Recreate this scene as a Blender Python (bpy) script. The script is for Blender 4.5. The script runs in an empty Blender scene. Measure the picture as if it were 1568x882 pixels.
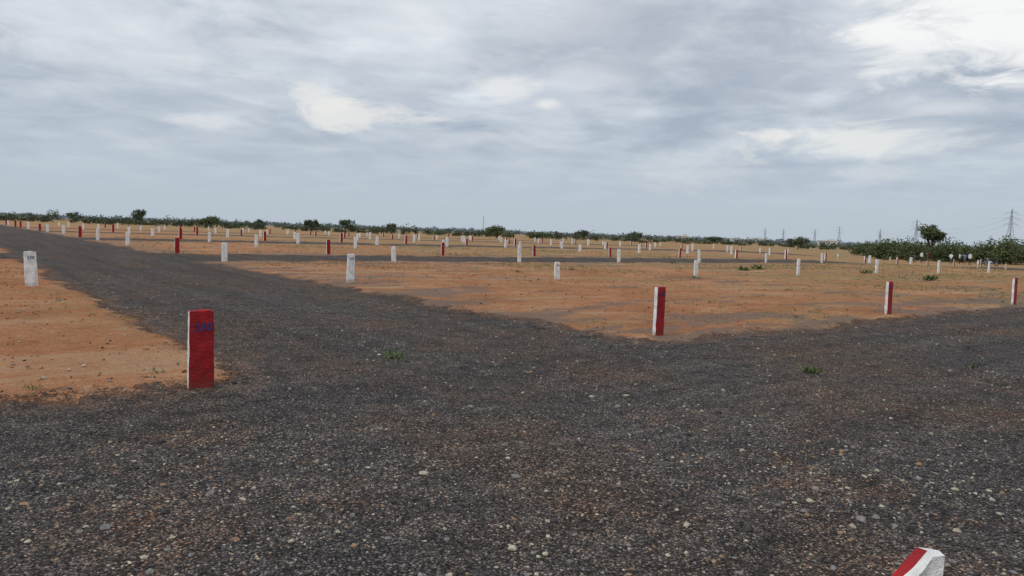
import bpy, math, random
import numpy as np
from mathutils import Vector, Matrix
random.seed(7); rng=np.random.default_rng(7)
S=bpy.context.scene
C=S.collection
F=1132.0
# ---------------------------------------------------------------- layout (metres)
P0=np.array([2.31,11.51]); E1=np.array([.79,.613]); E1/=np.linalg.norm(E1); E2=np.array([-E1[1],E1[0]])
def ab(a,b): 
    p=P0+a*E1+b*E2; return float(p[0]),float(p[1])
def smooth(e0,e1,x):
    t=np.clip((x-e0)/(e1-e0),0,1); return t*t*(3-2*t)
BR=[-3.85,26.2,56.2,86.2,116.2]; BH=3.45
def sdf(x,y):
    dx=x-P0[0]; dy=y-P0[1]; a=dx*E1[0]+dy*E1[1]; b=dx*E2[0]+dy*E2[1]
    d=np.abs(a+3.65)-2.95
    d=np.maximum(d,np.abs(b-60)-95)
    for i,c in enumerate(BR):
        r=np.maximum(np.abs(b-c)-(3.45 if i==0 else 3.1),np.abs(a-20)-78)
        d=np.minimum(d,r)
    return d
_r=np.random.default_rng(21)
WV=[(2*np.pi/_r.uniform(.45,1.6),_r.uniform(0,np.pi),_r.uniform(0,6.28)) for _ in range(12)]
def height(x,y):
    x=np.asarray(x,float); y=np.asarray(y,float)
    r=np.hypot(x,y)
    h=.02*np.sin(x*.31+1)*np.sin(y*.27+.4)+.012*np.sin(x*1.3+.5*y)*np.sin(y*.9-x*.4+2)
    fine=sum(np.sin(k*(x*np.cos(t)+y*np.sin(t))+p+.6*np.sin(x*1.1+y*.7+p)) for k,t,p in WV)
    h=h+.0030*fine*(1-smooth(14,34,r))
    h=h*(1-.6*smooth(60,200,r))
    w=.18*np.sin(x*1.9+y*1.1)+.12*np.sin(y*3.7-x*2.3)
    s=sdf(x,y)+w; fd=(1-smooth(90,140,r))
    h=h+.045*smooth(-.10,.40,s)*fd
    # low berm pushed up by the grader along the plot edges
    h=h+.03*np.exp(-((s-.22)/.20)**2)*(.6+.5*np.sin(x*2.7+y*3.3)*np.sin(y*1.9-x*4.1))*fd
    h=h-.75*smooth(62,104,r)*smooth(.28,.52,x/np.maximum(y,1))*(y>0)
    return h
def H(x,y): return float(height(x,y))

# ---------------------------------------------------------------- node helpers
class G:
    def __init__(s,nt): s.nt=nt
    def n(s,t,**k):
        nd=s.nt.nodes.new(t)
        for a,b in k.items(): setattr(nd,a,b)
        return nd
    def put(s,sock,v):
        if isinstance(v,bpy.types.NodeSocket): s.nt.links.new(v,sock)
        elif v is not None:
            if isinstance(v,(tuple,list)) and len(v)==3 and sock.type=='RGBA': v=(*v,1)
            sock.default_value=v
    def m(s,op,a,b=None,c=None,clamp=False):
        nd=s.n('ShaderNodeMath',operation=op); nd.use_clamp=clamp
        s.put(nd.inputs[0],a)
        if b is not None: s.put(nd.inputs[1],b)
        if c is not None: s.put(nd.inputs[2],c)
        return nd.outputs[0]
    def mix(s,f,a,b,mode='MIX'):
        nd=s.n('ShaderNodeMix',data_type='RGBA',blend_type=mode)
        s.put(nd.inputs[0],f); s.put(nd.inputs[6],a); s.put(nd.inputs[7],b)
        return nd.outputs[2]
    def noise(s,vec,scale,detail=4,rough=.55,dist=0,out=0):
        nd=s.n('ShaderNodeTexNoise'); 
        if vec is not None: s.put(nd.inputs['Vector'],vec)
        nd.inputs['Scale'].default_value=scale; nd.inputs['Detail'].default_value=detail
        nd.inputs['Roughness'].default_value=rough; nd.inputs['Distortion'].default_value=dist
        return nd.outputs[out]
    def vor(s,vec,scale,feature='F1',rand=1):
        nd=s.n('ShaderNodeTexVoronoi',feature=feature); s.put(nd.inputs['Vector'],vec)
        nd.inputs['Scale'].default_value=scale; nd.inputs['Randomness'].default_value=rand
        return nd
    def ss(s,x,e0,e1,o0=0,o1=1):
        nd=s.n('ShaderNodeMapRange',interpolation_type='SMOOTHSTEP')
        s.put(nd.inputs[0],x); s.put(nd.inputs[1],e0); s.put(nd.inputs[2],e1); s.put(nd.inputs[3],o0); s.put(nd.inputs[4],o1)
        return nd.outputs[0]
    def ramp(s,f,stops,interp='LINEAR'):
        nd=s.n('ShaderNodeValToRGB'); nd.color_ramp.interpolation=interp
        el=nd.color_ramp.elements
        while len(el)<len(stops): el.new(.5)
        for e,(p,c) in zip(el,stops): e.position=p; e.color=(*c,1)
        s.put(nd.inputs[0],f); return nd.outputs[0]
    def comb(s,x,y,z=0):
        nd=s.n('ShaderNodeCombineXYZ'); s.put(nd.inputs[0],x); s.put(nd.inputs[1],y); s.put(nd.inputs[2],z); return nd.outputs[0]
    def sep(s,v):
        nd=s.n('ShaderNodeSeparateXYZ'); s.put(nd.inputs[0],v); return nd.outputs
def newmat(name):
    m=bpy.data.materials.new(name); m.use_nodes=True; nt=m.node_tree; nt.nodes.clear()
    g=G(nt); out=g.n('ShaderNodeOutputMaterial'); b=g.n('ShaderNodeBsdfPrincipled')
    b.inputs['Roughness'].default_value=.9; b.inputs['Specular IOR Level'].default_value=.2
    nt.links.new(b.outputs[0],out.inputs[0])
    return m,g,b,out
def bump(g,b,h,strength=.5,dist=.01):
    nd=g.n('ShaderNodeBump'); nd.inputs['Strength'].default_value=strength; nd.inputs['Distance'].default_value=dist
    g.put(nd.inputs['Height'],h); g.nt.links.new(nd.outputs[0],b.inputs['Normal'])

def road_sdf(g,pos):
    x,y,z=g.sep(pos)
    dx=g.m('SUBTRACT',x,float(P0[0])); dy=g.m('SUBTRACT',y,float(P0[1]))
    a=g.m('ADD',g.m('MULTIPLY',dx,float(E1[0])),g.m('MULTIPLY',dy,float(E1[1])))
    b=g.m('ADD',g.m('MULTIPLY',dx,float(E2[0])),g.m('MULTIPLY',dy,float(E2[1])))
    n1=g.noise(pos,.45,2,.6); n2=g.noise(pos,3.0,5,.72)
    w=g.m('ADD',g.m('MULTIPLY',g.m('SUBTRACT',n1,.5),1.4),g.m('MULTIPLY',g.m('SUBTRACT',n2,.5),.9))
    d=g.m('SUBTRACT',g.m('ABSOLUTE',g.m('ADD',a,3.65)),2.95)
    d=g.m('MAXIMUM',d,g.m('SUBTRACT',g.m('ABSOLUTE',g.m('SUBTRACT',b,60.)),95.))
    for i,c in enumerate(BR):
        r=g.m('SUBTRACT',g.m('ABSOLUTE',g.m('SUBTRACT',b,c)),3.45 if i==0 else 3.1)
        r=g.m('MAXIMUM',r,g.m('SUBTRACT',g.m('ABSOLUTE',g.m('SUBTRACT',a,20.)),78.))
        d=g.m('SMOOTH_MIN',d,r,.9)
    return g.m('ADD',d,w),a,b

# soil
def soil_mat():
    m,g,bs,out=newmat('orange_soil')
    pos=g.n('ShaderNodeNewGeometry').outputs['Position']
    d,a,b=road_sdf(g,pos)
    n=g.noise(pos,.5,5,.62); n2=g.noise(pos,6,5,.72); nf=g.noise(pos,45,3,.75)
    col=g.ramp(g.m('ADD',g.m('MULTIPLY',n,.55),g.m('MULTIPLY',n2,.45)),[(.32,(.235,.100,.050)),(.44,(.37,.160,.078)),(.55,(.44,.220,.115)),(.68,(.52,.335,.215))])
    col=g.mix(1.0,col,g.ramp(nf,[(.25,(.58,.58,.58)),(.6,(1.12,1.12,1.12))]),'MULTIPLY')
    sw=g.ss(g.noise(g.comb(g.m('MULTIPLY',a,.12),g.m('MULTIPLY',b,.5),0),1.0,5,.7),.49,.64)
    col=g.mix(g.m('MULTIPLY',sw,.6),col,(.46,.325,.205))
    x,y,z=g.sep(pos)
    gn=g.noise(pos,.22,5,.65); gn2=g.noise(pos,4.5,4,.75)
    far=g.ss(b,1.,45.); farx=g.ss(a,3.,28.)
    gr=g.ss(g.m('ADD',g.m('ADD',gn,g.m('MULTIPLY',gn2,.5)),g.m('ADD',g.m('MULTIPLY',far,.03),g.m('MULTIPLY',farx,.14))),.74,.98)
    col=g.mix(g.m('MULTIPLY',gr,.65),col,(.25,.205,.10))
    pg=g.noise(g.comb(g.m('MULTIPLY',a,.25),g.m('MULTIPLY',b,.6),3.),1.0,5,.72)
    near=g.ss(d,5.5,.0)
    sp=g.m('MULTIPLY',g.ss(g.m('ADD',pg,g.m('MULTIPLY',near,.10)),.555,.62),g.ss(a,-2.,-1.))
    col=g.mix(g.m('MULTIPLY',sp,.72),col,(.175,.143,.125))
    st=g.vor(pos,30); stm=g.m('MULTIPLY',g.m('LESS_THAN',st.outputs['Distance'],.30),g.m('GREATER_THAN',g.sep(st.outputs['Color'])[0],.80))
    stm=g.m('MAXIMUM',stm,g.m('MULTIPLY',g.m('GREATER_THAN',g.sep(st.outputs['Color'])[0],.55),g.ss(d,.35,.0)))
    col=g.mix(g.m('MULTIPLY',stm,.6),col,(.15,.11,.09))
    dist=g.m('SQRT',g.m('ADD',g.m('MULTIPLY',x,x),g.m('MULTIPLY',y,y)))
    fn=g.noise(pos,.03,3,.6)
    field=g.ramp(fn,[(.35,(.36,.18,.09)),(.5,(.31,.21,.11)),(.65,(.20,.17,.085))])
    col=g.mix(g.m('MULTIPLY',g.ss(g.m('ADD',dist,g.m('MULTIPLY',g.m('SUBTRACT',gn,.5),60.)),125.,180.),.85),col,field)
    col=g.mix(g.m('MULTIPLY',g.ss(dist,250.,1800.),.8),col,(.22,.25,.25))  # distance haze painted into the soil colour far from the camera
    g.put(bs.inputs['Base Color'],col); bs.inputs['Roughness'].default_value=1; bs.inputs['Specular IOR Level'].default_value=.05
    bump(g,bs,g.m('ADD',n2,g.m('MULTIPLY',nf,.35)),1.,.09)
    return m
def gravel_mat():
    m,g,bs,out=newmat('gravel')
    pos=g.n('ShaderNodeNewGeometry').outputs['Position']
    d,a,b=road_sdf(g,pos)
    v1=g.vor(pos,66); v2=g.vor(pos,26); v3=g.vor(pos,170)
    c1=g.sep(v1.outputs['Color'])[0]; c2=g.sep(v2.outputs['Color'])[1]; c3=g.sep(v3.outputs['Color'])[2]
    big=g.noise(pos,.33,3,.6); mid=g.noise(pos,3.6,6,.80)
    base=g.mix(g.ss(big,.40,.64),(.136,.126,.126),(.160,.128,.112))
    base=g.mix(1.0,base,g.ramp(mid,[(.3,(.42,.42,.43)),(.5,(.96,.955,.95)),(.7,(1.55,1.50,1.44))]),'MULTIPLY')
    re=g.ss(g.m('ADD',g.noise(pos,.7,5,.74),g.m('MULTIPLY',c1,.12)),.60,.74)
    base=g.mix(g.m('MULTIPLY',re,.5),base,(.25,.14,.09))
    s1=g.noise(g.comb(g.m('MULTIPLY',a,.10),g.m('MULTIPLY',b,1.6),0),1.,6,.74)
    s2=g.noise(g.comb(g.m('MULTIPLY',a,1.6),g.m('MULTIPLY',b,.10),5.),1.,6,.74)
    st=g.m('ADD',g.m('MULTIPLY',s1,g.ss(b,1.,-1.5)),g.m('MULTIPLY',s2,g.ss(b,-1.5,1.)))
    base=g.mix(1.0,base,g.ramp(st,[(.36,(.76,.76,.77)),(.50,(1.,1.,1.)),(.62,(1.22,1.20,1.18))]),'MULTIPLY')
    g1=g.ramp(c1,[(0,(.36,.36,.38)),(.5,(.86,.86,.86)),(.86,(1.4,1.37,1.32)),(.98,(2.5,2.4,2.2))])
    g3=g.ramp(c3,[(0,(.5,.5,.5)),(.7,(1.1,1.1,1.1)),(.95,(1.9,1.8,1.7))])
    col=g.mix(1.,g.mix(1.,base,g1,'MULTIPLY'),g3,'MULTIPLY')
    col=g.mix(1.,col,g.ramp(v1.outputs['Distance'],[(.25,(1.12,1.12,1.12)),(.62,(.34,.34,.34))]),'MULTIPLY')
    pale=g.m('MULTIPLY',g.m('GREATER_THAN',c2,.962),g.m('LESS_THAN',v2.outputs['Distance'],.26))
    pale=g.m('MULTIPLY',pale,g.ss(big,.42,.58))
    col=g.mix(g.m('MULTIPLY',pale,.7),col,(.42,.37,.30))
    col=g.mix(g.m('MULTIPLY',g.ss(g.m('ADD',d,g.m('MULTIPLY',g.m('SUBTRACT',mid,.5),1.8)),-.45,.15),.34),col,(.32,.17,.10))
    g.put(bs.inputs['Base Color'],col); bs.inputs['Roughness'].default_value=.95; bs.inputs['Specular IOR Level'].default_value=.15
    hh=g.m('ADD',g.m('MULTIPLY',g.m('SUBTRACT',1.,v1.outputs['Distance']),.5),g.m('MULTIPLY',mid,2.4))
    bump(g,bs,hh,1.,.04)
    tr=g.n('ShaderNodeBsdfTransparent'); mx=g.n('ShaderNodeMixShader')
    cov=g.ss(g.m('ADD',d,g.m('ADD',g.m('MULTIPLY',g.m('SUBTRACT',c1,.5),.22),g.m('MULTIPLY',g.m('SUBTRACT',mid,.5),.3))),.04,-.02)
    g.put(mx.inputs[0],cov); g.nt.links.new(tr.outputs[0],mx.inputs[1]); g.nt.links.new(bs.outputs[0],mx.inputs[2])
    g.nt.links.new(mx.outputs[0],out.inputs[0])
    return m
SOIL=soil_mat(); GRAVEL=gravel_mat()

def simple(name,col,rough=.9,var=.25,scale=3.,island=False,trans=0):
    m,g,bs,out=newmat(name)
    pos=g.n('ShaderNodeNewGeometry')
    n=g.noise(pos.outputs['Position'],scale,4,.6)
    f=n
    if island: f=g.m('ADD',g.m('MULTIPLY',n,.6),g.m('MULTIPLY',pos.outputs['Random Per Island'],.4))
    lo=tuple(c*(1-var) for c in col); hi=tuple(c*(1+var) for c in col)
    g.put(bs.inputs['Base Color'],g.ramp(f,[(.3,lo),(.7,hi)])); bs.inputs['Roughness'].default_value=rough
    return m

def mesh_obj(name,verts,faces,mats,midx=None,smoothf=False,parent=None,loc=None):
    me=bpy.data.meshes.new(name); me.from_pydata([tuple(v) for v in verts],[],[tuple(f) for f in faces])
    for mt in mats: me.materials.append(mt)
    if midx is not None: me.polygons.foreach_set('material_index',np.asarray(midx,dtype=np.int32))
    if smoothf: me.polygons.foreach_set('use_smooth',np.ones(len(me.polygons),dtype=bool))
    me.update()
    o=bpy.data.objects.new(name,me); C.objects.link(o)
    if loc is not None: o.location=loc
    if parent: o.parent=parent
    return o
def np_mesh(name,V,Q,mats,midx=None,smoothf=False):
    me=bpy.data.meshes.new(name); n=len(Q); k=Q.shape[1]
    me.vertices.add(len(V)); me.vertices.foreach_set('co',V.astype(np.float32).ravel())
    me.loops.add(n*k); me.loops.foreach_set('vertex_index',Q.astype(np.int32).ravel())
    me.polygons.add(n); me.polygons.foreach_set('loop_start',np.arange(0,n*k,k,dtype=np.int32))
    for mt in mats: me.materials.append(mt)
    if midx is not None: me.polygons.foreach_set('material_index',midx.astype(np.int32))
    me.polygons.foreach_set('use_smooth',np.full(n,smoothf,dtype=bool))
    me.update(calc_edges=True); me.validate()
    o=bpy.data.objects.new(name,me); C.objects.link(o); return o

# ---------------------------------------------------------------- ground sheet and gravel road
N=760; k=6.9; s=5.5
t=np.linspace(-1,1,N); gx=s*np.sinh(k*t); gy=s*np.sinh(k*t)+7.5
X,Y=np.meshgrid(gx,gy); Z=height(X,Y)
V=np.stack([X.ravel(),Y.ravel(),Z.ravel()],1)
i=np.arange(N-1); I,J=np.meshgrid(i,i); q0=(J*N+I).ravel(); Q=np.stack([q0,q0+1,q0+N+1,q0+N],1)
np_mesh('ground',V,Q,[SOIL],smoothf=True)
cx=V[Q].mean(1); size=np.abs(V[Q[:,2],0]-V[Q[:,0],0])+np.abs(V[Q[:,2],1]-V[Q[:,0],1])
sel=(sdf(cx[:,0],cx[:,1])<1.3+size*.6)&(np.hypot(cx[:,0],cx[:,1])<240)
Qr=Q[sel]; u,inv=np.unique(Qr,return_inverse=True); Vr=V[u].copy(); Vr[:,2]+=.004
np_mesh('gravel_road',Vr,inv.reshape(-1,4),[GRAVEL],smoothf=True)

# ---------------------------------------------------------------- marker posts
def paint(name,col,dirt):
    m,g,bs,out=newmat(name)
    tc=g.n('ShaderNodeTexCoord').outputs['Object']; pos=g.n('ShaderNodeNewGeometry').outputs['Position']
    z=g.sep(tc)[2]; n=g.noise(pos,9,5,.65); nf=g.noise(pos,45,4,.7)
    c=g.mix(1.,col,g.ramp(n,[(.3,(.66,.66,.66)),(.62,(1.08,1.08,1.08))]),'MULTIPLY')
    dm=g.m('ADD',g.ss(g.m('ADD',z,g.m('MULTIPLY',g.m('SUBTRACT',n,.5),.35)),.16,-.02),g.m('MULTIPLY',g.ss(nf,.60,.72),.4),clamp=True)
    c=g.mix(g.m('MULTIPLY',dm,.65),c,dirt)
    g.put(bs.inputs['Base Color'],c); bs.inputs['Roughness'].default_value=.62; bs.inputs['Specular IOR Level'].default_value=.3
    bump(g,bs,g.m('ADD',g.m('MULTIPLY',nf,.5),n),.9,.02)
    return m
RED=paint('red_paint',(.34,.010,.015),(.15,.04,.03)); WHITE=paint('white_paint',(.80,.81,.80),(.42,.27,.17))
BLUE=simple('blue_paint',(.012,.060,.20),.6)
def post_mesh(w,th,h,red,seed,slant=False):
    """cast stone slab, local x = width, -y = front, slightly uneven, bevelled top"""
    r=np.random.default_rng(seed); nx,ny,nz=5,3,10
    def prof(i,n,half):
        t=np.linspace(-1,1,n)[i]; return t*half
    verts=[];idx={};faces=[];mi=[]
    def vid(i,j,kk):
        key=(i,j,kk)
        if key in idx: return idx[key]
        zz=kk/(nz-1); tp=1-.06*zz
        x=prof(i,nx,w/2)*tp; y=prof(j,ny,th/2)*tp; z=-.12+(h+.12)*zz
        if i in(0,nx-1) and j in(0,ny-1): x*=.965; y*=.9
        if kk==nz-1:
            if i in(0,nx-1): z-=.010
            if j in(0,ny-1): z-=.006
        if slant and kk>=nz-3:
            z-=max(0,.5-x/(w/2))*.085*(1 if kk==nz-1 else .5 if kk==nz-2 else .15)
        n=r.normal(0,.0020,3)
        verts.append((x+n[0],y+n[1],z+n[2]*(2 if kk==nz-1 else 1))); idx[key]=len(verts)-1; return idx[key]
    def quad(a,b,c,d,m): faces.append((a,b,c,d)); mi.append(m)
    R=1 if red else 0
    for kk in range(nz-1):
        for i in range(nx-1):
            quad(vid(i,0,kk),vid(i+1,0,kk),vid(i+1,0,kk+1),vid(i,0,kk+1),R)
            quad(vid(i+1,ny-1,kk),vid(i,ny-1,kk),vid(i,ny-1,kk+1),vid(i+1,ny-1,kk+1),R)
        for j in range(ny-1):
            quad(vid(0,j+1,kk),vid(0,j,kk),vid(0,j,kk+1),vid(0,j+1,kk+1),0)
            quad(vid(nx-1,j,kk),vid(nx-1,j+1,kk),vid(nx-1,j+1,kk+1),vid(nx-1,j,kk+1),R)
    for i in range(nx-1):
        for j in range(ny-1):
            m=R
            if slant: m=1 if (i<3 and j==1) else 0
            quad(vid(i,j,nz-1),vid(i+1,j,nz-1),vid(i+1,j+1,nz-1),vid(i,j+1,nz-1),m)
    return verts,faces,mi
ROT=math.atan2(E1[1],E1[0])
def text_mesh(txt,size):
    cu=bpy.data.curves.new('num','FONT'); cu.body=txt; cu.size=size; cu.offset=size*.008; cu.shear=.12; cu.align_x='CENTER'; cu.extrude=.001; cu.space_character=1.12
    o=bpy.data.objects.new('tmp',cu); C.objects.link(o)
    bpy.context.view_layer.update()
    me=bpy.data.meshes.new_from_object(o.evaluated_get(bpy.context.evaluated_depsgraph_get()))
    bpy.data.objects.remove(o)
    r=np.random.default_rng(3)
    for v in me.vertices: v.co.x+=r.normal(0,size*.010); v.co.y+=r.normal(0,size*.010)+.06*v.co.x
    return me
TX={}
def place_post(x,y,h,red,seed,txt=None,rot=0,w=.22,th=.065,slant=False,tsize=.085):
    v,f,mi=post_mesh(w,th,h,red,seed,slant)
    o=mesh_obj('marker_post',v,f,[WHITE,RED],mi)
    r=np.random.default_rng(seed+99)
    o.location=(x,y,H(x,y)-.02); o.rotation_euler=(r.normal(0,.014),r.normal(0,.018),ROT+rot+r.normal(0,.05))
    if txt:
        key=(txt,tsize)
        if key not in TX: TX[key]=text_mesh(txt,tsize)
        t=bpy.data.objects.new('painted_number',TX[key]); C.objects.link(t)
        if not t.data.materials: t.data.materials.append(BLUE)
        t.parent=o; t.location=(.006,-th/2-.003,h-tsize*1.9); t.rotation_euler=(math.radians(90),0,0)
    return o
hts={(0,0):.78,(1,0):.74,(2,0):.76,(0,1):.80,(1,1):.61,(2,1):.71,(3,1):.78,(4,1):.82,(0,2):.77,(1,2):.73,(2,2):.9,(3,2):.8}
place_post(-2.86,6.78,.745,True,1,'330',rot=-.10,w=.235,tsize=.10)
place_post(*ab(-7.35,10.9),.76,False,2,'330',rot=-.05,w=.24,tsize=.085)
place_post(1.135,2.03,.705,False,3,None,rot=-.34,w=.2,th=.06,slant=True)
rows=[]
for bk in range(5):
    for rr,off in enumerate((0,11.0,22.3)): rows.append((bk*30.+off,rr,bk))
far_v=[];far_f=[];far_m=[]
sd=10
for ri,(b,rr,bk) in enumerate(rows):
    for i in range(14):
        a=i*7.3+(0.2 if i else 0)
        if bk>0: a+=rng.normal(0,.15)
        bb=b+(rng.normal(0,.2) if bk>0 else 0)
        x,y=ab(a,bb); r=math.hypot(x,y)
        if r>152 or abs(x/y)>.74: continue
        if y<0: continue
        sd+=1
        h=hts.get((i,ri),float(np.clip(rng.normal(.82,.07),.6,.95)))
        red=(rr==0) or (bk>1 and rng.random()<.12)
        if r<64:
            nm=str(330-i) if ri<2 else None
            place_post(x,y,h,red,sd,nm if r<30 else None,tsize=.08)
        else:
            if rng.random()<.05: continue
            v,f,mi=post_mesh(.26,.12,h,red,sd)
            n0=sum(len(q) for q in far_v)
            v=np.array(v); c,s_=math.cos(ROT),math.sin(ROT)
            v2=np.stack([v[:,0]*c-v[:,1]*s_+x,v[:,0]*s_+v[:,1]*c+y,v[:,2]+H(x,y)],1)
            far_v.append(v2); far_f.append(np.array(f)+n0); far_m+=mi
np_mesh('distant_marker_posts',np.concatenate(far_v),np.concatenate(far_f),[WHITE,RED],np.array(far_m))

# ---------------------------------------------------------------- loose stones
ph=(1+5**.5)/2
ico=np.array([(-1,ph,0),(1,ph,0),(-1,-ph,0),(1,-ph,0),(0,-1,ph),(0,1,ph),(0,-1,-ph),(0,1,-ph),(ph,0,-1),(ph,0,1),(-ph,0,-1),(-ph,0,1)])/1.9
icf=np.array([(0,11,5),(0,5,1),(0,1,7),(0,7,10),(0,10,11),(1,5,9),(5,11,4),(11,10,2),(10,7,6),(7,1,8),(3,9,4),(3,4,2),(3,2,6),(3,6,8),(3,8,9),(4,9,5),(2,4,11),(6,2,10),(8,6,7),(9,8,1)])
def stones(name,x,y,sz,mats,mi):
    n=len(x); A=rng.uniform(0,2*np.pi,n); sc=np.stack([sz*rng.uniform(.8,1.3,n),sz*rng.uniform(.6,1.,n),sz*rng.uniform(.4,.75,n)],1)
    P=ico[None]*(1+rng.normal(0,.18,(n,12,1)))*sc[:,None,:]
    c,s_=np.cos(A)[:,None],np.sin(A)[:,None]
    Xs=P[...,0]*c-P[...,1]*s_; Ys=P[...,0]*s_+P[...,1]*c
    W=np.stack([Xs+x[:,None],Ys+y[:,None],P[...,2]+(height(x,y)+sz*.18+.004)[:,None]],-1)
    np_mesh(name,W.reshape(-1,3),(icf[None]+12*np.arange(n)[:,None,None]).reshape(-1,3),mats,np.repeat(mi,20))
ST=[simple('pale_stone',(.38,.335,.26),.9,.35,30),simple('grey_stone',(.18,.17,.165),.9,.4,30),simple('brown_stone',(.26,.17,.11),.9,.3,30),simple('dark_stone',(.05,.046,.047),.9,.3,30)]
n=95000
r=3+ (rng.random(n)**1.5)*22; th=rng.uniform(-.75,.75,n); x=r*np.sin(th); y=r*np.cos(th)
clump=np.sin(x*.9+1.3*np.sin(y*.7))*np.sin(y*1.1+1.7*np.sin(x*.5)+1)
keep=(sdf(x,y)<rng.exponential(.18,n)-.1)&(rng.random(n)<.18+.62*np.clip(clump+.15,0,1)+.2*(x>0))
x,y=x[keep],y[keep]; n=len(x)
sz=np.clip(rng.lognormal(math.log(.0058),.52,n),.003,.026)
stones('scattered_gravel',x,y,sz,ST,rng.choice(4,n,p=[.17,.30,.11,.42]))
n=4200; r=5+rng.random(n)*28; th=rng.uniform(-.75,.75,n); x=r*np.sin(th); y=r*np.cos(th); keep=sdf(x,y)>0; x,y=x[keep],y[keep]; n=len(x)
CL=simple('earth_clod',(.32,.15,.075),1,.3,20)
stones('scattered_stones',x,y,np.clip(rng.lognormal(math.log(.013),.5,n),.005,.045),[ST[0],ST[1],CL,ST[3]],rng.choice(4,n,p=[.13,.13,.64,.10]))

# ---------------------------------------------------------------- vegetation
def leafmat(name,dark,light,scale=1.2):
    m,g,bs,out=newmat(name); geo=g.n('ShaderNodeNewGeometry')
    n=g.noise(geo.outputs['Position'],scale,3,.6)
    f=g.m('ADD',g.m('MULTIPLY',n,.75),g.m('MULTIPLY',geo.outputs['Random Per Island'],.3))
    g.put(bs.inputs['Base Color'],g.ramp(f,[(.35,dark),(.78,light)])); bs.inputs['Roughness'].default_value=.8
    return m
LEAF=leafmat('scrub_foliage',(.048,.066,.030),(.14,.17,.072),.9)
LEAFD=leafmat('dark_foliage',(.038,.052,.032),(.105,.125,.062),.6)
LEAFH=leafmat('hazy_foliage',(.18,.22,.24),(.23,.27,.285),.15)  # aerial haze painted in as a pale bluish leaf colour
WEED=leafmat('weed_leaves',(.06,.095,.035),(.16,.21,.085),20)
GRASS=leafmat('dry_grass_blades',(.12,.12,.045),(.34,.28,.14),2)
BARK=simple('bark',(.12,.085,.06),.95,.3,4)
def leaves(cent,rad,n,ls,shell=.5):
    d=rng.normal(size=(n,3)); d/=np.linalg.norm(d,axis=1)[:,None]
    rr=rng.uniform(shell,1.05,n)**.8
    p=np.array(cent)+d*rr[:,None]*np.array(rad)
    a=rng.normal(size=(n,3)); a/=np.linalg.norm(a,axis=1)[:,None]
    b=np.cross(a,rng.normal(size=(n,3))); b/=np.linalg.norm(b,axis=1)[:,None]
    l=(ls*rng.uniform(.6,1.4,n))[:,None]
    q=np.stack([p-a*l,p-b*l*.5,p+a*l,p+b*l*.5],1)
    return q.reshape(-1,3)
def quads_obj(name,L,mats):
    V=np.concatenate(L); return np_mesh(name,V,np.arange(len(V)).reshape(-1,4),mats)
def tube(p0,p1,r0,r1,seg=6):
    p0=Vector(p0);p1=Vector(p1); d=(p1-p0).normalized(); a=d.orthogonal().normalized(); b=d.cross(a)
    v=[];f=[]
    for p,r in((p0,r0),(p1,r1)):
        for i in range(seg):
            t=2*math.pi*i/seg; v.append(tuple(p+a*math.cos(t)*r+b*math.sin(t)*r))
    for i in range(seg): f.append((i,(i+1)%seg,seg+(i+1)%seg,seg+i))
    return v,f
def join_tubes(segs,seg=6):
    V=[];Fc=[]
    for s_ in segs:
        v,f=tube(*s_,seg=seg); n0=len(V); V+=v; Fc+=[tuple(q+n0 for q in ff) for ff in f]
    return V,Fc
def bush_leaves(x,y,w,h,n,ls,lobes=5):
    L=[]; z=H(x,y)
    for q in range(lobes):
        ox,oy=rng.normal(0,w*.22,2); hh=h*(1. if q==0 else rng.uniform(.45,.95))
        if q==0: ox*=.4
        rz=hh*.5; rw=w*rng.uniform(.20,.34)
        L.append(leaves((x+ox,y+oy,z+hh-rz),(rw,rw,rz),n//lobes,ls,.2))
    return L
def tree(name,t,dist,h,w,mat,trunk_h=None,n=900,ls=.22,lean=0):
    x,y=t*dist,dist; z=H(x,y)
    root=bpy.data.objects.new(name,None); C.objects.link(root); root.location=(x,y,z)
    th=trunk_h or h*.28; r0=h*.028
    segs=[((0,0,-.1),(lean*.4,0,th),r0*1.3,r0*.8)]
    L=[]; nb=8
    for i in range(nb):
        A=2*math.pi*i/nb+rng.uniform(-.4,.4); rr=w*.5*rng.uniform(.35,.78)
        tip=(lean+math.cos(A)*rr,math.sin(A)*rr,th+(h-th)*rng.uniform(.2,.75))
        mid=(lean*.6+math.cos(A)*rr*.45,math.sin(A)*rr*.45,th+(tip[2]-th)*.45)
        segs+=[((lean*.4,0,th-.05),mid,r0*.65,r0*.4),(mid,tip,r0*.4,r0*.12)]
        cr=w*rng.uniform(.15,.23)
        for q in range(2):
            cz=min(tip[2]+rng.normal(0,cr*.4),h-cr*.9)
            cc=(tip[0]+rng.normal(0,cr*.5),tip[1]+rng.normal(0,cr*.5),cz)
            L.append(leaves(cc,(cr,cr,min(cr,(h-th)*.3)),n//(2*nb+4),ls,.1))
    top=(lean,0,h-w*.14); segs.append(((lean*.4,0,th),top,r0*.7,r0*.1))
    for q in range(4): L.append(leaves((top[0]+rng.normal(0,w*.12),rng.normal(0,w*.1),h-w*.14-q*.12*(h-th)),(w*.2,w*.2,w*.14),n//(2*nb+4),ls,.1))
    V_,F_=join_tubes(segs)
    o=mesh_obj('trunk',V_,F_,[BARK],parent=root)
    c=quads_obj('crown',L,[mat]); c.parent=root
    return root
def T(u): return (u-784)/F
L=[]
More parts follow.
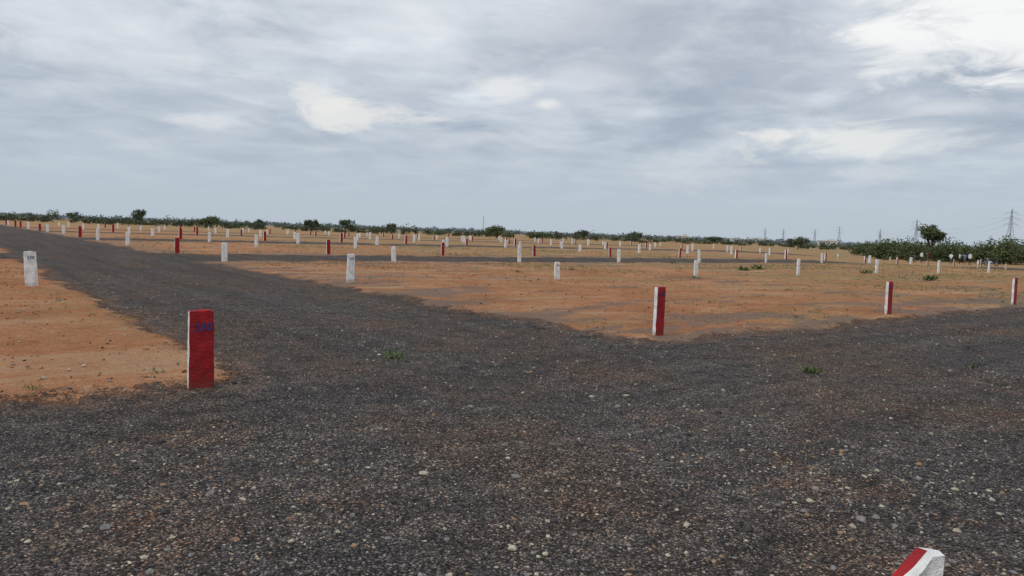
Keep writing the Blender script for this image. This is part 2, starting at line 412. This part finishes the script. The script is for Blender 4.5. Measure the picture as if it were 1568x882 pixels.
for u in np.arange(-60,1350,5.5):
    gap=math.sin(u*.045)+math.sin(u*.019+2)+.6*math.sin(u*.13+1)
    if rng.random()<.26+.22*max(0,-gap): continue
    dist=rng.uniform(205,265); t_=T(u+rng.uniform(-4,4))
    if u>1000: dist*=1.12
    hb=(2.3 if u<760 else 1.95)+.24*gap
    h=float(np.clip(rng.normal(hb,.5),.8,3.6)); w=rng.uniform(2.4,5.4)
    L.extend(bush_leaves(t_*dist,dist,w,h,160,.25,5))
quads_obj('treeline_shrubs',L,[LEAFD])
L=[]
for u in np.arange(-60,1600,7):
    if rng.random()<.2: continue
    dist=rng.uniform(340,480); t_=T(u+rng.uniform(-4,4)); h=float(np.clip(rng.normal(3.0,.9),1.2,5))
    L.extend(bush_leaves(t_*dist,dist,rng.uniform(5,11),h,100,.42,5))
quads_obj('distant_trees',L,[leafmat('hazed_far_foliage',(.09,.11,.095),(.15,.17,.135),.3)])  # leaf colour lightened to paint in some distance haze
L=[]
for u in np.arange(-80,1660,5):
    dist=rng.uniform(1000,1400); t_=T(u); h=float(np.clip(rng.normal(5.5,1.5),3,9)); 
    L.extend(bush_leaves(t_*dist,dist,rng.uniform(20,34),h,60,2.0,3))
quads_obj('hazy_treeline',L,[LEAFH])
# individual trees
tree('acacia_tree',T(212),215,4.9,4.8,LEAFD,n=1500,ls=.2)
tree('acacia_tree',T(322),220,3.8,8.,LEAF,trunk_h=.7,n=1700,ls=.25,lean=-.6)
tree('acacia_tree',T(80),230,4.0,4.2,LEAFD,n=400,ls=.2)
tree('acacia_tree',T(112),225,3.6,4.6,LEAFD,n=700,ls=.2)
tree('acacia_tree',T(395),240,3.3,3.8,LEAFD,n=800,ls=.22)
tree('acacia_tree',T(476),215,3.5,4.6,LEAFD,n=1300,ls=.22)
tree('acacia_tree',T(527),225,4.0,5.0,LEAFD,n=1300,ls=.22)
tree('acacia_tree',T(597),230,3.3,3.6,LEAFD,n=800,ls=.22)
tree('acacia_tree',T(758),195,3.7,7.2,LEAF,trunk_h=.5,n=2600,ls=.2)
tree('acacia_tree',T(820),215,2.6,6.8,LEAF,trunk_h=.4,n=1200,ls=.22)
tree('acacia_tree',T(890),250,3.6,5.8,LEAFD,n=1200,ls=.24)
tree('acacia_tree',T(968),260,3.7,6.4,LEAFD,n=1200,ls=.24)
tree('acacia_tree',T(1090),260,3.1,7.,LEAFD,n=1000,ls=.24)
tree('neem_tree',T(1422),128,6.3,4.6,LEAF,trunk_h=2.,n=3400,ls=.17)
tree('acacia_tree',T(1218),200,3.8,6.,LEAFD,n=1200,ls=.22)
# shrubs around the right-hand edge of the layout
for u,dd,w,h in [(1348,124,4.6,4.0),(1372,130,5.2,3.9),(1396,126,5.0,4.3),(1412,133,5.0,4.1),(1440,122,5.6,4.2),(1464,128,4.2,3.6),(1507,118,5.0,4.3),(1528,116,5.4,4.6),(1552,119,5.4,4.8),(1580,118,5.2,4.6),(1325,150,4.4,3.3)]:
    x,y=T(u)*dd,dd
    o=quads_obj('acacia_shrub',bush_leaves(x,y,w,h,2600,.18,11),[LEAF])
    z=H(x,y)
    V_,F_=join_tubes([((x,y,z-.1),(x+rng.normal(0,.6),y,z+h*.6),.06,.02) for _ in range(4)])
    s_=mesh_obj('stems',V_,F_,[BARK]); s_.parent=o
L=[]
for u in np.arange(1330,1600,6):
    dd=rng.uniform(114,140); L+=bush_leaves(T(u)*dd,dd,rng.uniform(1,2.4),rng.uniform(.4,1.4),130,.13,3)
quads_obj('low_scrub',L,[LEAF])

# grass tufts in the plots
def blades(x,y,h,w,nb=5,spread=.05):
    n=len(x); X_=np.repeat(x,nb)+rng.normal(0,1,n*nb)*np.repeat(spread*h/.08,nb); Y_=np.repeat(y,nb)+rng.normal(0,1,n*nb)*np.repeat(spread*h/.08,nb)
    hh=np.repeat(h,nb)*rng.uniform(.6,1.3,n*nb); ww=np.repeat(w,nb); A=rng.uniform(0,2*np.pi,n*nb)
    z=height(X_,Y_); lx=rng.normal(0,.45,n*nb)*hh; ly=rng.normal(0,.45,n*nb)*hh
    a=np.stack([X_-np.cos(A)*ww,Y_-np.sin(A)*ww,z],1); b=np.stack([X_+np.cos(A)*ww,Y_+np.sin(A)*ww,z],1); c=np.stack([X_+lx,Y_+ly,z+hh],1)
    return np.stack([a,b,c],1).reshape(-1,3)
n=70000; r=6+rng.random(n)**.8*70; th=rng.uniform(-.72,.72,n); x=r*np.sin(th); y=r*np.cos(th)
cl=np.sin(x*.31+1.3*np.sin(y*.23))*np.sin(y*.37+1.7*np.sin(x*.2)+1)
keep=(sdf(x,y)>.4)&(rng.random(n)<(.08+.6*np.clip(cl,0,1))*(.35+.65*np.clip((r-10)/15,0,1))); x,y,r=x[keep],y[keep],r[keep]
hh=np.clip(rng.lognormal(math.log(.032),.5,len(x)),.015,.12)*(.6+.4*np.minimum(r,30)/30)
Vg=blades(x,y,hh,.004+.0003*r)
np_mesh('dry_grass',Vg,np.arange(len(Vg)).reshape(-1,3),[GRASS])
def weed(x,y,size,n=60):
    z=H(x,y); V=[];Fc=[]
    for i in range(n):
        A=rng.uniform(0,2*math.pi); el=rng.uniform(.3,1.4); l=size*rng.uniform(.25,1.0); ox=rng.normal(0,size*.42);oy=rng.normal(0,size*.42)
        d=np.array([math.cos(A)*math.cos(el),math.sin(A)*math.cos(el),math.sin(el)]); s_=np.array([-math.sin(A),math.cos(A),0])*size*rng.uniform(.05,.11)
        b0=np.array([x+ox,y+oy,z]); m_=b0+d*l*.55; tip=b0+d*l+np.array([0,0,-l*.12]); n0=len(V)
        V+=[b0+d*l*.05,m_+s_,tip,m_-s_]; Fc.append((n0,n0+1,n0+2,n0+3))
    return mesh_obj('weed_plant',V,Fc,[WEED])
def gp(u,v):
    """ground position of a surveyed bearing / depression"""
    th=math.radians(1.95); dx,dy=u-784,v-441; dx,dy=dx*math.cos(th)+dy*math.sin(th),dy*math.cos(th)-dx*math.sin(th)
    p=math.radians(4.26); yy=F*math.cos(p)-dy*math.sin(p); zz=-F*math.sin(p)-dy*math.cos(p); k_=1.55/-zz
    return dx*k_,yy*k_
for u,v,sz_,n_ in [(602,548,.17,40),(614,553,.08,12),(1243,572,.14,70),(1490,563,.12,16),(240,577,.09,18),(275,597,.05,12),(50,604,.08,20),(45,572,.05,10),
                 (1138,416,.36,80),(1161,414,.40,80),(1422,431,.38,110),(1325,420,.34,70),(878,416,.2,30),(792,420,.18,24),(1030,404,.28,40),(1205,447,.12,16),(1064,428,.2,26),(704,430,.12,14)]:
    x,y=gp(u,v); weed(x,y,sz_,n_)

# ---------------------------------------------------------------- pylons, mast, houses
STEEL=simple('hazed_galvanised_steel',(.27,.30,.34),.7,.1)  # steel colour carries a painted grey-blue haze for the far pylons
def pylon(t,dist,h,rot,th=.16):
    x,y=t*dist,dist; W=h*.105
    def half(z): 
        return W*(1-z/(h*.62))+.9*z/(h*.62) if z<h*.62 else .9*(1-(z-h*.62)/(h*.38))+.15
    lv=[0,.16,.30,.42,.53,.62,.70,.78,.86,.94,1.]; segs=[]
    for i in range(len(lv)-1):
        z0,z1=lv[i]*h,lv[i+1]*h; a,b=half(z0),half(z1)
        c0=[(-a,-a,z0),(a,-a,z0),(a,a,z0),(-a,a,z0)]; c1=[(-b,-b,z1),(b,-b,z1),(b,b,z1),(-b,b,z1)]
        for q in range(4):
            segs.append((c0[q],c1[q],th,th)); n_=(q+1)%4
            segs+= [(c0[q],c1[n_],th*.55,th*.55),(c0[n_],c1[q],th*.55,th*.55),(c1[q],c1[n_],th*.55,th*.55)]
    arms=[]
    for zf,al in((.64,.20),(.77,.22),(.90,.17)):
        for sgn in(-1,1):
            z=zf*h; hw=half(z); tip=(sgn*al*h,0,z)
            for yy in(-hw,hw): segs+=[((sgn*hw,yy,z),tip,th*.7,th*.5),((sgn*hw,yy,z+h*.045),tip,th*.6,th*.5)]
            segs.append((tip,(tip[0],0,z-h*.035),th*.5,th*.5)); arms.append((tip[0],0,z-h*.035))
    V_,F_=join_tubes(segs,4)
    o=mesh_obj('electricity_pylon',V_,F_,[STEEL]); o.location=(x,y,-1); o.rotation_euler=(0,0,rot)
    M=Matrix.Translation((x,y,-1))@Matrix.Rotation(rot,4,'Z')
    return [M@Vector(a_) for a_ in arms]
pa=pylon(T(1540),700,41,.15,.15); pb=pylon(T(1397),1050,41,.1,.18); pc=pylon(T(1342),1650,39,.1,.2)
pd=pylon(T(1280),1550,40,-.3,.22); pe=pylon(T(1243),2000,40,0,.22); pf=pylon(T(1195),2100,40,0,.22); pylon(T(1167),2200,42,0,.22)
pz=[v+Vector((420,-330,4)) for v in pa]
segs=[]
for A_,B_ in((pz,pa),(pa,pb),(pb,pc)):
    for p,q in zip(A_,B_):
        pts=[]; 
        for i in range(13):
            f=i/12; w_=p.lerp(q,f); w_.z-=4*11*f*(1-f); pts.append(w_)
        segs+=[(tuple(pts[i]),tuple(pts[i+1]),.04,.04) for i in range(12)]
V_,F_=join_tubes(segs,3); mesh_obj('power_lines',V_,F_,[STEEL])
x,y=T(737)*850,850
segs=[]
for q in range(3):
    A=q*2.094; n_=(q+1)*2.094
    for i in range(9):
        r0=.8-.07*i; r1=.8-.07*(i+1); z0=i*2.3-1; z1=z0+2.3
        segs+=[((math.cos(A)*r0,math.sin(A)*r0,z0),(math.cos(A)*r1,math.sin(A)*r1,z1),.14,.14),((math.cos(A)*r0,math.sin(A)*r0,z0),(math.cos(n_)*r1,math.sin(n_)*r1,z1),.08,.08)]
segs.append(((0,0,19),(0,0,22),.12,.06))
V_,F_=join_tubes(segs,4); mesh_obj('telecom_mast',V_,F_,[STEEL],loc=(x,y,0))
WALL=simple('whitewashed_wall',(.55,.55,.52),.9,.1,1); DARK=simple('window_opening',(.05,.055,.06),.5,.1)
def box(name,c,s_,mat,par):
    x,y,z=[q/2 for q in s_]
    v=[(a*x+c[0],b*y+c[1],d*z+c[2]) for d in(-1,1) for a,b in((-1,-1),(1,-1),(1,1),(-1,1))]
    f=[(3,2,1,0),(4,5,6,7),(0,1,5,4),(1,2,6,5),(2,3,7,6),(3,0,4,7)]
    return mesh_obj(name,v,f,[mat],parent=par)
def house(t,dist,w,h,d=8):
    r_=bpy.data.objects.new('whitewashed_house',None); C.objects.link(r_); r_.location=(t*dist,dist,0)
    box('walls',(0,0,h/2),(w,d,h),WALL,r_); box('parapet',(0,0,h+.25),(w+.5,d+.5,.5),WALL,r_)
    box('stair_room',(w*.25,0,h+.5+.6),(w*.3,d*.5,1.2),WALL,r_)
    for i in range(3): box('window_%d'%(i+1),(-w*.32+i*w*.32,-d/2-.02,h*.55),(1.1,.06,1.3),DARK,r_)
    box('door',(w*.16,-d/2-.03,1.05),(.9,.06,2.1),DARK,r_)
house(T(1041),480,7,3.0,6); house(T(1155),600,9,3.2,6); house(T(1120),900,8,4); house(T(1262),560,12,3.4)

# ---------------------------------------------------------------- people and motorbikes
SKIN=simple('skin',(.20,.11,.07),.6,.1); HAIR=simple('black_hair',(.012,.01,.01),.6,.1)
def cloth(n,c): return simple(n,c,.9,.15,6)
SH=[cloth('white_shirt',(.72,.74,.76)),cloth('dark_shirt',(.05,.06,.09)),cloth('blue_shirt',(.12,.2,.36)),cloth('maroon_shirt',(.2,.04,.05))]
TR=[cloth('dark_trousers',(.035,.037,.045)),cloth('brown_trousers',(.12,.09,.065)),cloth('grey_trousers',(.1,.1,.11))]
def person(x,y,hgt,rot,shirt,trou,pose=0):
    k_=hgt/1.72
    J=[('pelvis',(0,0,.93),.14,.105,-1),('waist',(0,0,1.08),.135,.10,0),('chest',(0,0,1.30),.165,.115,1),('neckb',(0,0,1.44),.09,.08,2),('neck',(0,0,1.51),.055,.055,3),('head1',(0,-.01,1.58),.075,.085,4),('head2',(0,-.005,1.67),.078,.09,5)]
    st=.13 if pose==1 else .0
    def add(p,r,par): J.append(('j',p,r,r,par)); return len(J)-1
    for sg in(-1,1):
        h_=add((sg*.095,0,.88),.095,0); kn=add((sg*.11,-.02-sg*st,.50),.062,h_); an=add((sg*.12,sg*-st*1.2+.03,.09),.042,kn); add((sg*.13,sg*-st*1.2-.13,.04),.038,an)
        s_=add((sg*.185,0,1.40),.062,2)
        if pose==2: e=add((sg*.26,-.06,1.14),.043,s_); hd=add((sg*.12,-.22,1.12),.033,e); add((sg*.06,-.25,1.13),.025,hd)
        elif pose==3 and sg==1: e=add((sg*.27,-.2,1.25),.043,s_); hd=add((sg*.2,-.4,1.38),.033,e); add((sg*.18,-.47,1.42),.025,hd)
        else:
            e=add((sg*.235,.02+sg*st*.5,1.12),.045,s_); hd=add((sg*.25,-.05+sg*st*.9,.87),.033,e); add((sg*.25,-.07+sg*st,.79),.03,hd)
    me=bpy.data.meshes.new('fig'); me.from_pydata([j[1] for j in J],[(j[4],i) for i,j in enumerate(J) if j[4]>=0],[])
    o=bpy.data.objects.new('tmp',me); C.objects.link(o)
    md=o.modifiers.new('s','SKIN'); o.modifiers.new('u','SUBSURF').levels=1
    for i,j in enumerate(J): me.skin_vertices[0].data[i].radius=(j[2],j[3])
    me.skin_vertices[0].data[0].use_root=True
    bpy.context.view_layer.update()
    m2=bpy.data.meshes.new_from_object(o.evaluated_get(bpy.context.evaluated_depsgraph_get())); bpy.data.objects.remove(o)
    for q in(SKIN,HAIR,SH[shirt],TR[trou],SH[1]): m2.materials.append(q)
    for p in m2.polygons:
        c=p.center; p.use_smooth=True
        if c.z>1.63 or (c.z>1.54 and c.y>.03): mi=1
        elif c.z>1.475: mi=0
        elif abs(c.x)>.2 and (c.z<1.02 or (c.y<-.16)): mi=0
        elif c.z>.9: mi=2
        elif c.z>.07: mi=3
        else: mi=4
        p.material_index=mi
    o=bpy.data.objects.new('standing_person',m2); C.objects.link(o); o.scale=(k_,k_,k_); o.location=(x,y,H(x,y)); o.rotation_euler=(0,0,rot)
for u,dd,hg,rt,sh,tr_,po in [(1408,106,1.68,.3,0,0,0),(1417,105,1.6,1.2,3,1,2),(1453,104,1.6,-1,0,2,2),(1466,107,1.62,.9,0,0,3),(1482,102,1.75,.1,0,0,0),(1474,108,1.58,2.4,2,1,2)]:
    person(T(u)*dd,dd,hg,rt,sh,tr_,po)
BODY=simple('bike_paint',(.04,.04,.05),.3,.1); RUB=simple('rubber',(.02,.02,.02),.8,.1)
def bike(x,y,rot):
    r_=bpy.data.objects.new('motorcycle',None); C.objects.link(r_); r_.location=(x,y,H(x,y)); r_.rotation_euler=(0,.0,rot)
    for nm,xx in(('rear_wheel',-.64),('front_wheel',.64)):
        V=[];Fc=[];A_,B_=20,8
        for i in range(A_):
            for j in range(B_):
                a=2*math.pi*i/A_; b=2*math.pi*j/B_; rr=.26+.05*math.cos(b); V.append((xx+rr*math.cos(a),.05*math.sin(b),.31+rr*math.sin(a)))
                Fc.append((i*B_+j,((i+1)%A_)*B_+j,((i+1)%A_)*B_+(j+1)%B_,i*B_+(j+1)%B_))
        mesh_obj(nm,V,Fc,[RUB],smoothf=True,parent=r_)
        V_,F_=join_tubes([((xx,0,.31),(xx+.24*math.cos(a),0,.31+.24*math.sin(a)),.008,.008) for a in np.arange(0,6.28,.63)],4); mesh_obj(nm+'_spokes',V_,F_,[STEEL],parent=r_)
    fr=[((.64,.06,.31),(.42,.05,.95),.022,.022),((.64,-.06,.31),(.42,-.05,.95),.022,.022),((.46,0,.85),(.1,0,.45),.03,.03),((.1,0,.45),(-.64,0,.31),.03,.02),((.42,0,.88),(-.5,0,.78),.03,.025),((-.5,0,.78),(-.64,.07,.31),.02,.02),((.40,-.33,1.03),(.42,0,.96),.014,.016),((.40,.33,1.03),(.42,0,.96),.014,.016),((-.1,-.13,.3),(-.8,-.14,.38),.03,.04)]
    V_,F_=join_tubes(fr,8); mesh_obj('frame',V_,F_,[STEEL],parent=r_)
    def blob(nm,c,s_,mat):
        V=[];Fc=[]
        for i in range(9):
            for j in range(12):
                a=math.pi*i/8; b=2*math.pi*j/12; V.append((c[0]+s_[0]*math.copysign(abs(math.cos(a))**.7,math.cos(a)),c[1]+s_[1]*math.sin(a)*math.cos(b),c[2]+s_[2]*math.sin(a)*math.sin(b)))
        for i in range(8):
            for j in range(12): Fc.append((i*12+j,i*12+(j+1)%12,(i+1)*12+(j+1)%12,(i+1)*12+j))
        mesh_obj(nm,V,Fc,[mat],smoothf=True,parent=r_)
    blob('fuel_tank',(.2,0,.9),(.25,.13,.13),BODY); blob('seat',(-.3,0,.86),(.38,.12,.06),RUB); blob('engine',(.05,0,.45),(.2,.14,.18),STEEL); blob('headlamp',(.54,0,.9),(.09,.09,.09),STEEL); blob('rear_mudguard',(-.66,0,.66),(.2,.06,.05),BODY)
bike(T(1505)*104,104,.2); bike(T(1515)*102,102,2.9); bike(T(1393)*108,108,.4)

# ---------------------------------------------------------------- sky
W=bpy.data.worlds.new('World'); S.world=W; W.use_nodes=True; nt=W.node_tree; nt.nodes.clear(); g=G(nt)
out=g.n('ShaderNodeOutputWorld'); bg=g.n('ShaderNodeBackground'); nt.links.new(bg.outputs[0],out.inputs[0])
sun_dir=Vector((-.42,-.40,.81)).normalized()
sk=g.n('ShaderNodeTexSky',sky_type='NISHITA'); sk.sun_disc=False; sk.sun_elevation=math.asin(sun_dir.z); sk.sun_rotation=math.atan2(sun_dir.x,sun_dir.y)%(2*math.pi)
D=g.n('ShaderNodeTexCoord').outputs['Generated']; dx,dy,dz=g.sep(D)
az=g.m('ARCTAN2',dx,dy); el=g.m('ARCSINE',dz)
zc=g.m('ADD',g.m('MAXIMUM',dz,0.),.13)
px=g.m('DIVIDE',dx,zc); py=g.m('DIVIDE',dy,zc); pl=g.comb(px,py,0); pl2=g.comb(g.m('ADD',px,.16),g.m('ADD',py,.10),0)
n1=g.noise(pl,.6,3,.55,.3); n2=g.noise(pl,2.1,5,.56,.3); n2b=g.noise(pl2,2.1,5,.56,.3); n3=g.noise(g.comb(g.m('MULTIPLY',az,3.5),g.m('MULTIPLY',el,17.),0),1.,5,.56,.5)
base=g.ramp(el,[(.0,(.470,.545,.625)),(.10,(.500,.570,.650)),(.20,(.575,.630,.700)),(.34,(.665,.710,.765)),(.9,(.69,.73,.78))])
tex=g.m('ADD',g.m('ADD',g.m('MULTIPLY',n1,.3),g.m('MULTIPLY',n2,.4)),g.m('MULTIPLY',n3,.3))
tex=g.m('ADD',tex,g.m('MULTIPLY',g.m('SUBTRACT',n2,n2b),.22))
amt=g.ss(el,.015,.16)
shade=g.ramp(tex,[(.37,(.72,.75,.80)),(.45,(.89,.905,.93)),(.50,(1.0,1.,1.)),(.55,(1.10,1.085,1.07)),(.64,(1.34,1.30,1.25))])
col=g.mix(amt,base,g.mix(1.,base,shade,'MULTIPLY'))
wz=g.m('SUBTRACT',g.noise(g.comb(g.m('MULTIPLY',az,9.),g.m('MULTIPLY',el,26.),2.),1.,6,.64,.6),.5)
def patch(u,v,su,sv,strength,c,edge=0.5):
    """soft cloud opening at a world bearing / elevation"""
    global col
    a0=math.atan((u-784)/F); e0=math.atan((330+.034*u-v)/F*math.cos(a0))
    a_=g.m('DIVIDE',g.m('SUBTRACT',az,a0),su/F); e_=g.m('DIVIDE',g.m('SUBTRACT',el,e0),sv/F)
    d=g.m('SQRT',g.m('ADD',g.m('MULTIPLY',a_,a_),g.m('MULTIPLY',e_,e_)))
    d=g.m('ADD',d,g.m('MULTIPLY',wz,4.2))
    f=g.ss(d,1.+edge,1.-edge*1.2)
    col=g.mix(g.m('MULTIPLY',f,strength),col,c)
DK=(.39,.44,.525); BRt=(.87,.86,.83)
patch(970,70,170,70,.65,DK,.9); patch(1490,140,140,50,.65,(.38,.44,.53),.9); patch(1190,110,120,50,.4,DK,.9); patch(300,150,260,50,.25,(.48,.54,.62),.9)
patch(640,240,300,30,.3,(.48,.54,.62),.9)
patch(100,35,240,40,.45,(.80,.83,.86),.9); patch(600,35,220,35,.4,(.80,.83,.86),.9)
patch(1480,40,130,62,.95,(.97,.97,.96),.6); patch(1400,104,70,18,.5,(.78,.81,.84),.8)
patch(550,180,74,18,.75,BRt,.55); patch(485,155,32,13,.6,BRt,.5); patch(765,142,50,18,.75,(.85,.86,.86),.55); patch(825,161,24,8,.7,BRt,.5); patch(860,130,60,16,.5,(.78,.80,.83),.6)
patch(1290,216,104,20,.75,(.85,.85,.83),.55); patch(1050,252,66,26,.5,(.70,.73,.76),.6); patch(330,188,70,10,.6,(.78,.80,.82),.6); patch(1180,208,36,8,.7,BRt,.5); patch(1420,170,70,12,.6,(.74,.77,.80),.6)
patch(760,213,80,12,.5,(.70,.73,.77),.6); patch(1310,265,50,9,.5,(.72,.74,.76),.6); patch(170,90,110,14,.4,(.77,.80,.83),.7); patch(640,95,120,12,.35,(.75,.78,.82),.7)
haze=g.ss(el,.09,-.0)
col=g.mix(g.m('MULTIPLY',haze,.5),col,(.475,.545,.615))
sc=g.mix(1.,col,(10.,10.,10.),'MULTIPLY')
fin=g.mix(.96,sk.outputs[0],sc)
g.put(bg.inputs[0],fin); bg.inputs[1].default_value=.1
sl=bpy.data.lights.new('sun','SUN'); sl.energy=1.5; sl.angle=math.radians(16); sl.color=(1,.96,.9)
so=bpy.data.objects.new('sun',sl); C.objects.link(so); so.rotation_euler=(-sun_dir).to_track_quat('-Z','Y').to_euler()

# ---------------------------------------------------------------- camera
cam=bpy.data.cameras.new('camera'); co=bpy.data.objects.new('camera',cam); C.objects.link(co)
cam.sensor_width=36; cam.lens=26.0; cam.clip_start=.05; cam.clip_end=9000
co.matrix_world=Matrix.Translation((0,0,1.55))@Matrix.Rotation(math.radians(90-4.26),4,'X')@Matrix.Rotation(math.radians(1.95),4,'Z')
S.camera=co
S.view_settings.view_transform='Standard'; S.view_settings.look='None'; S.view_settings.exposure=0
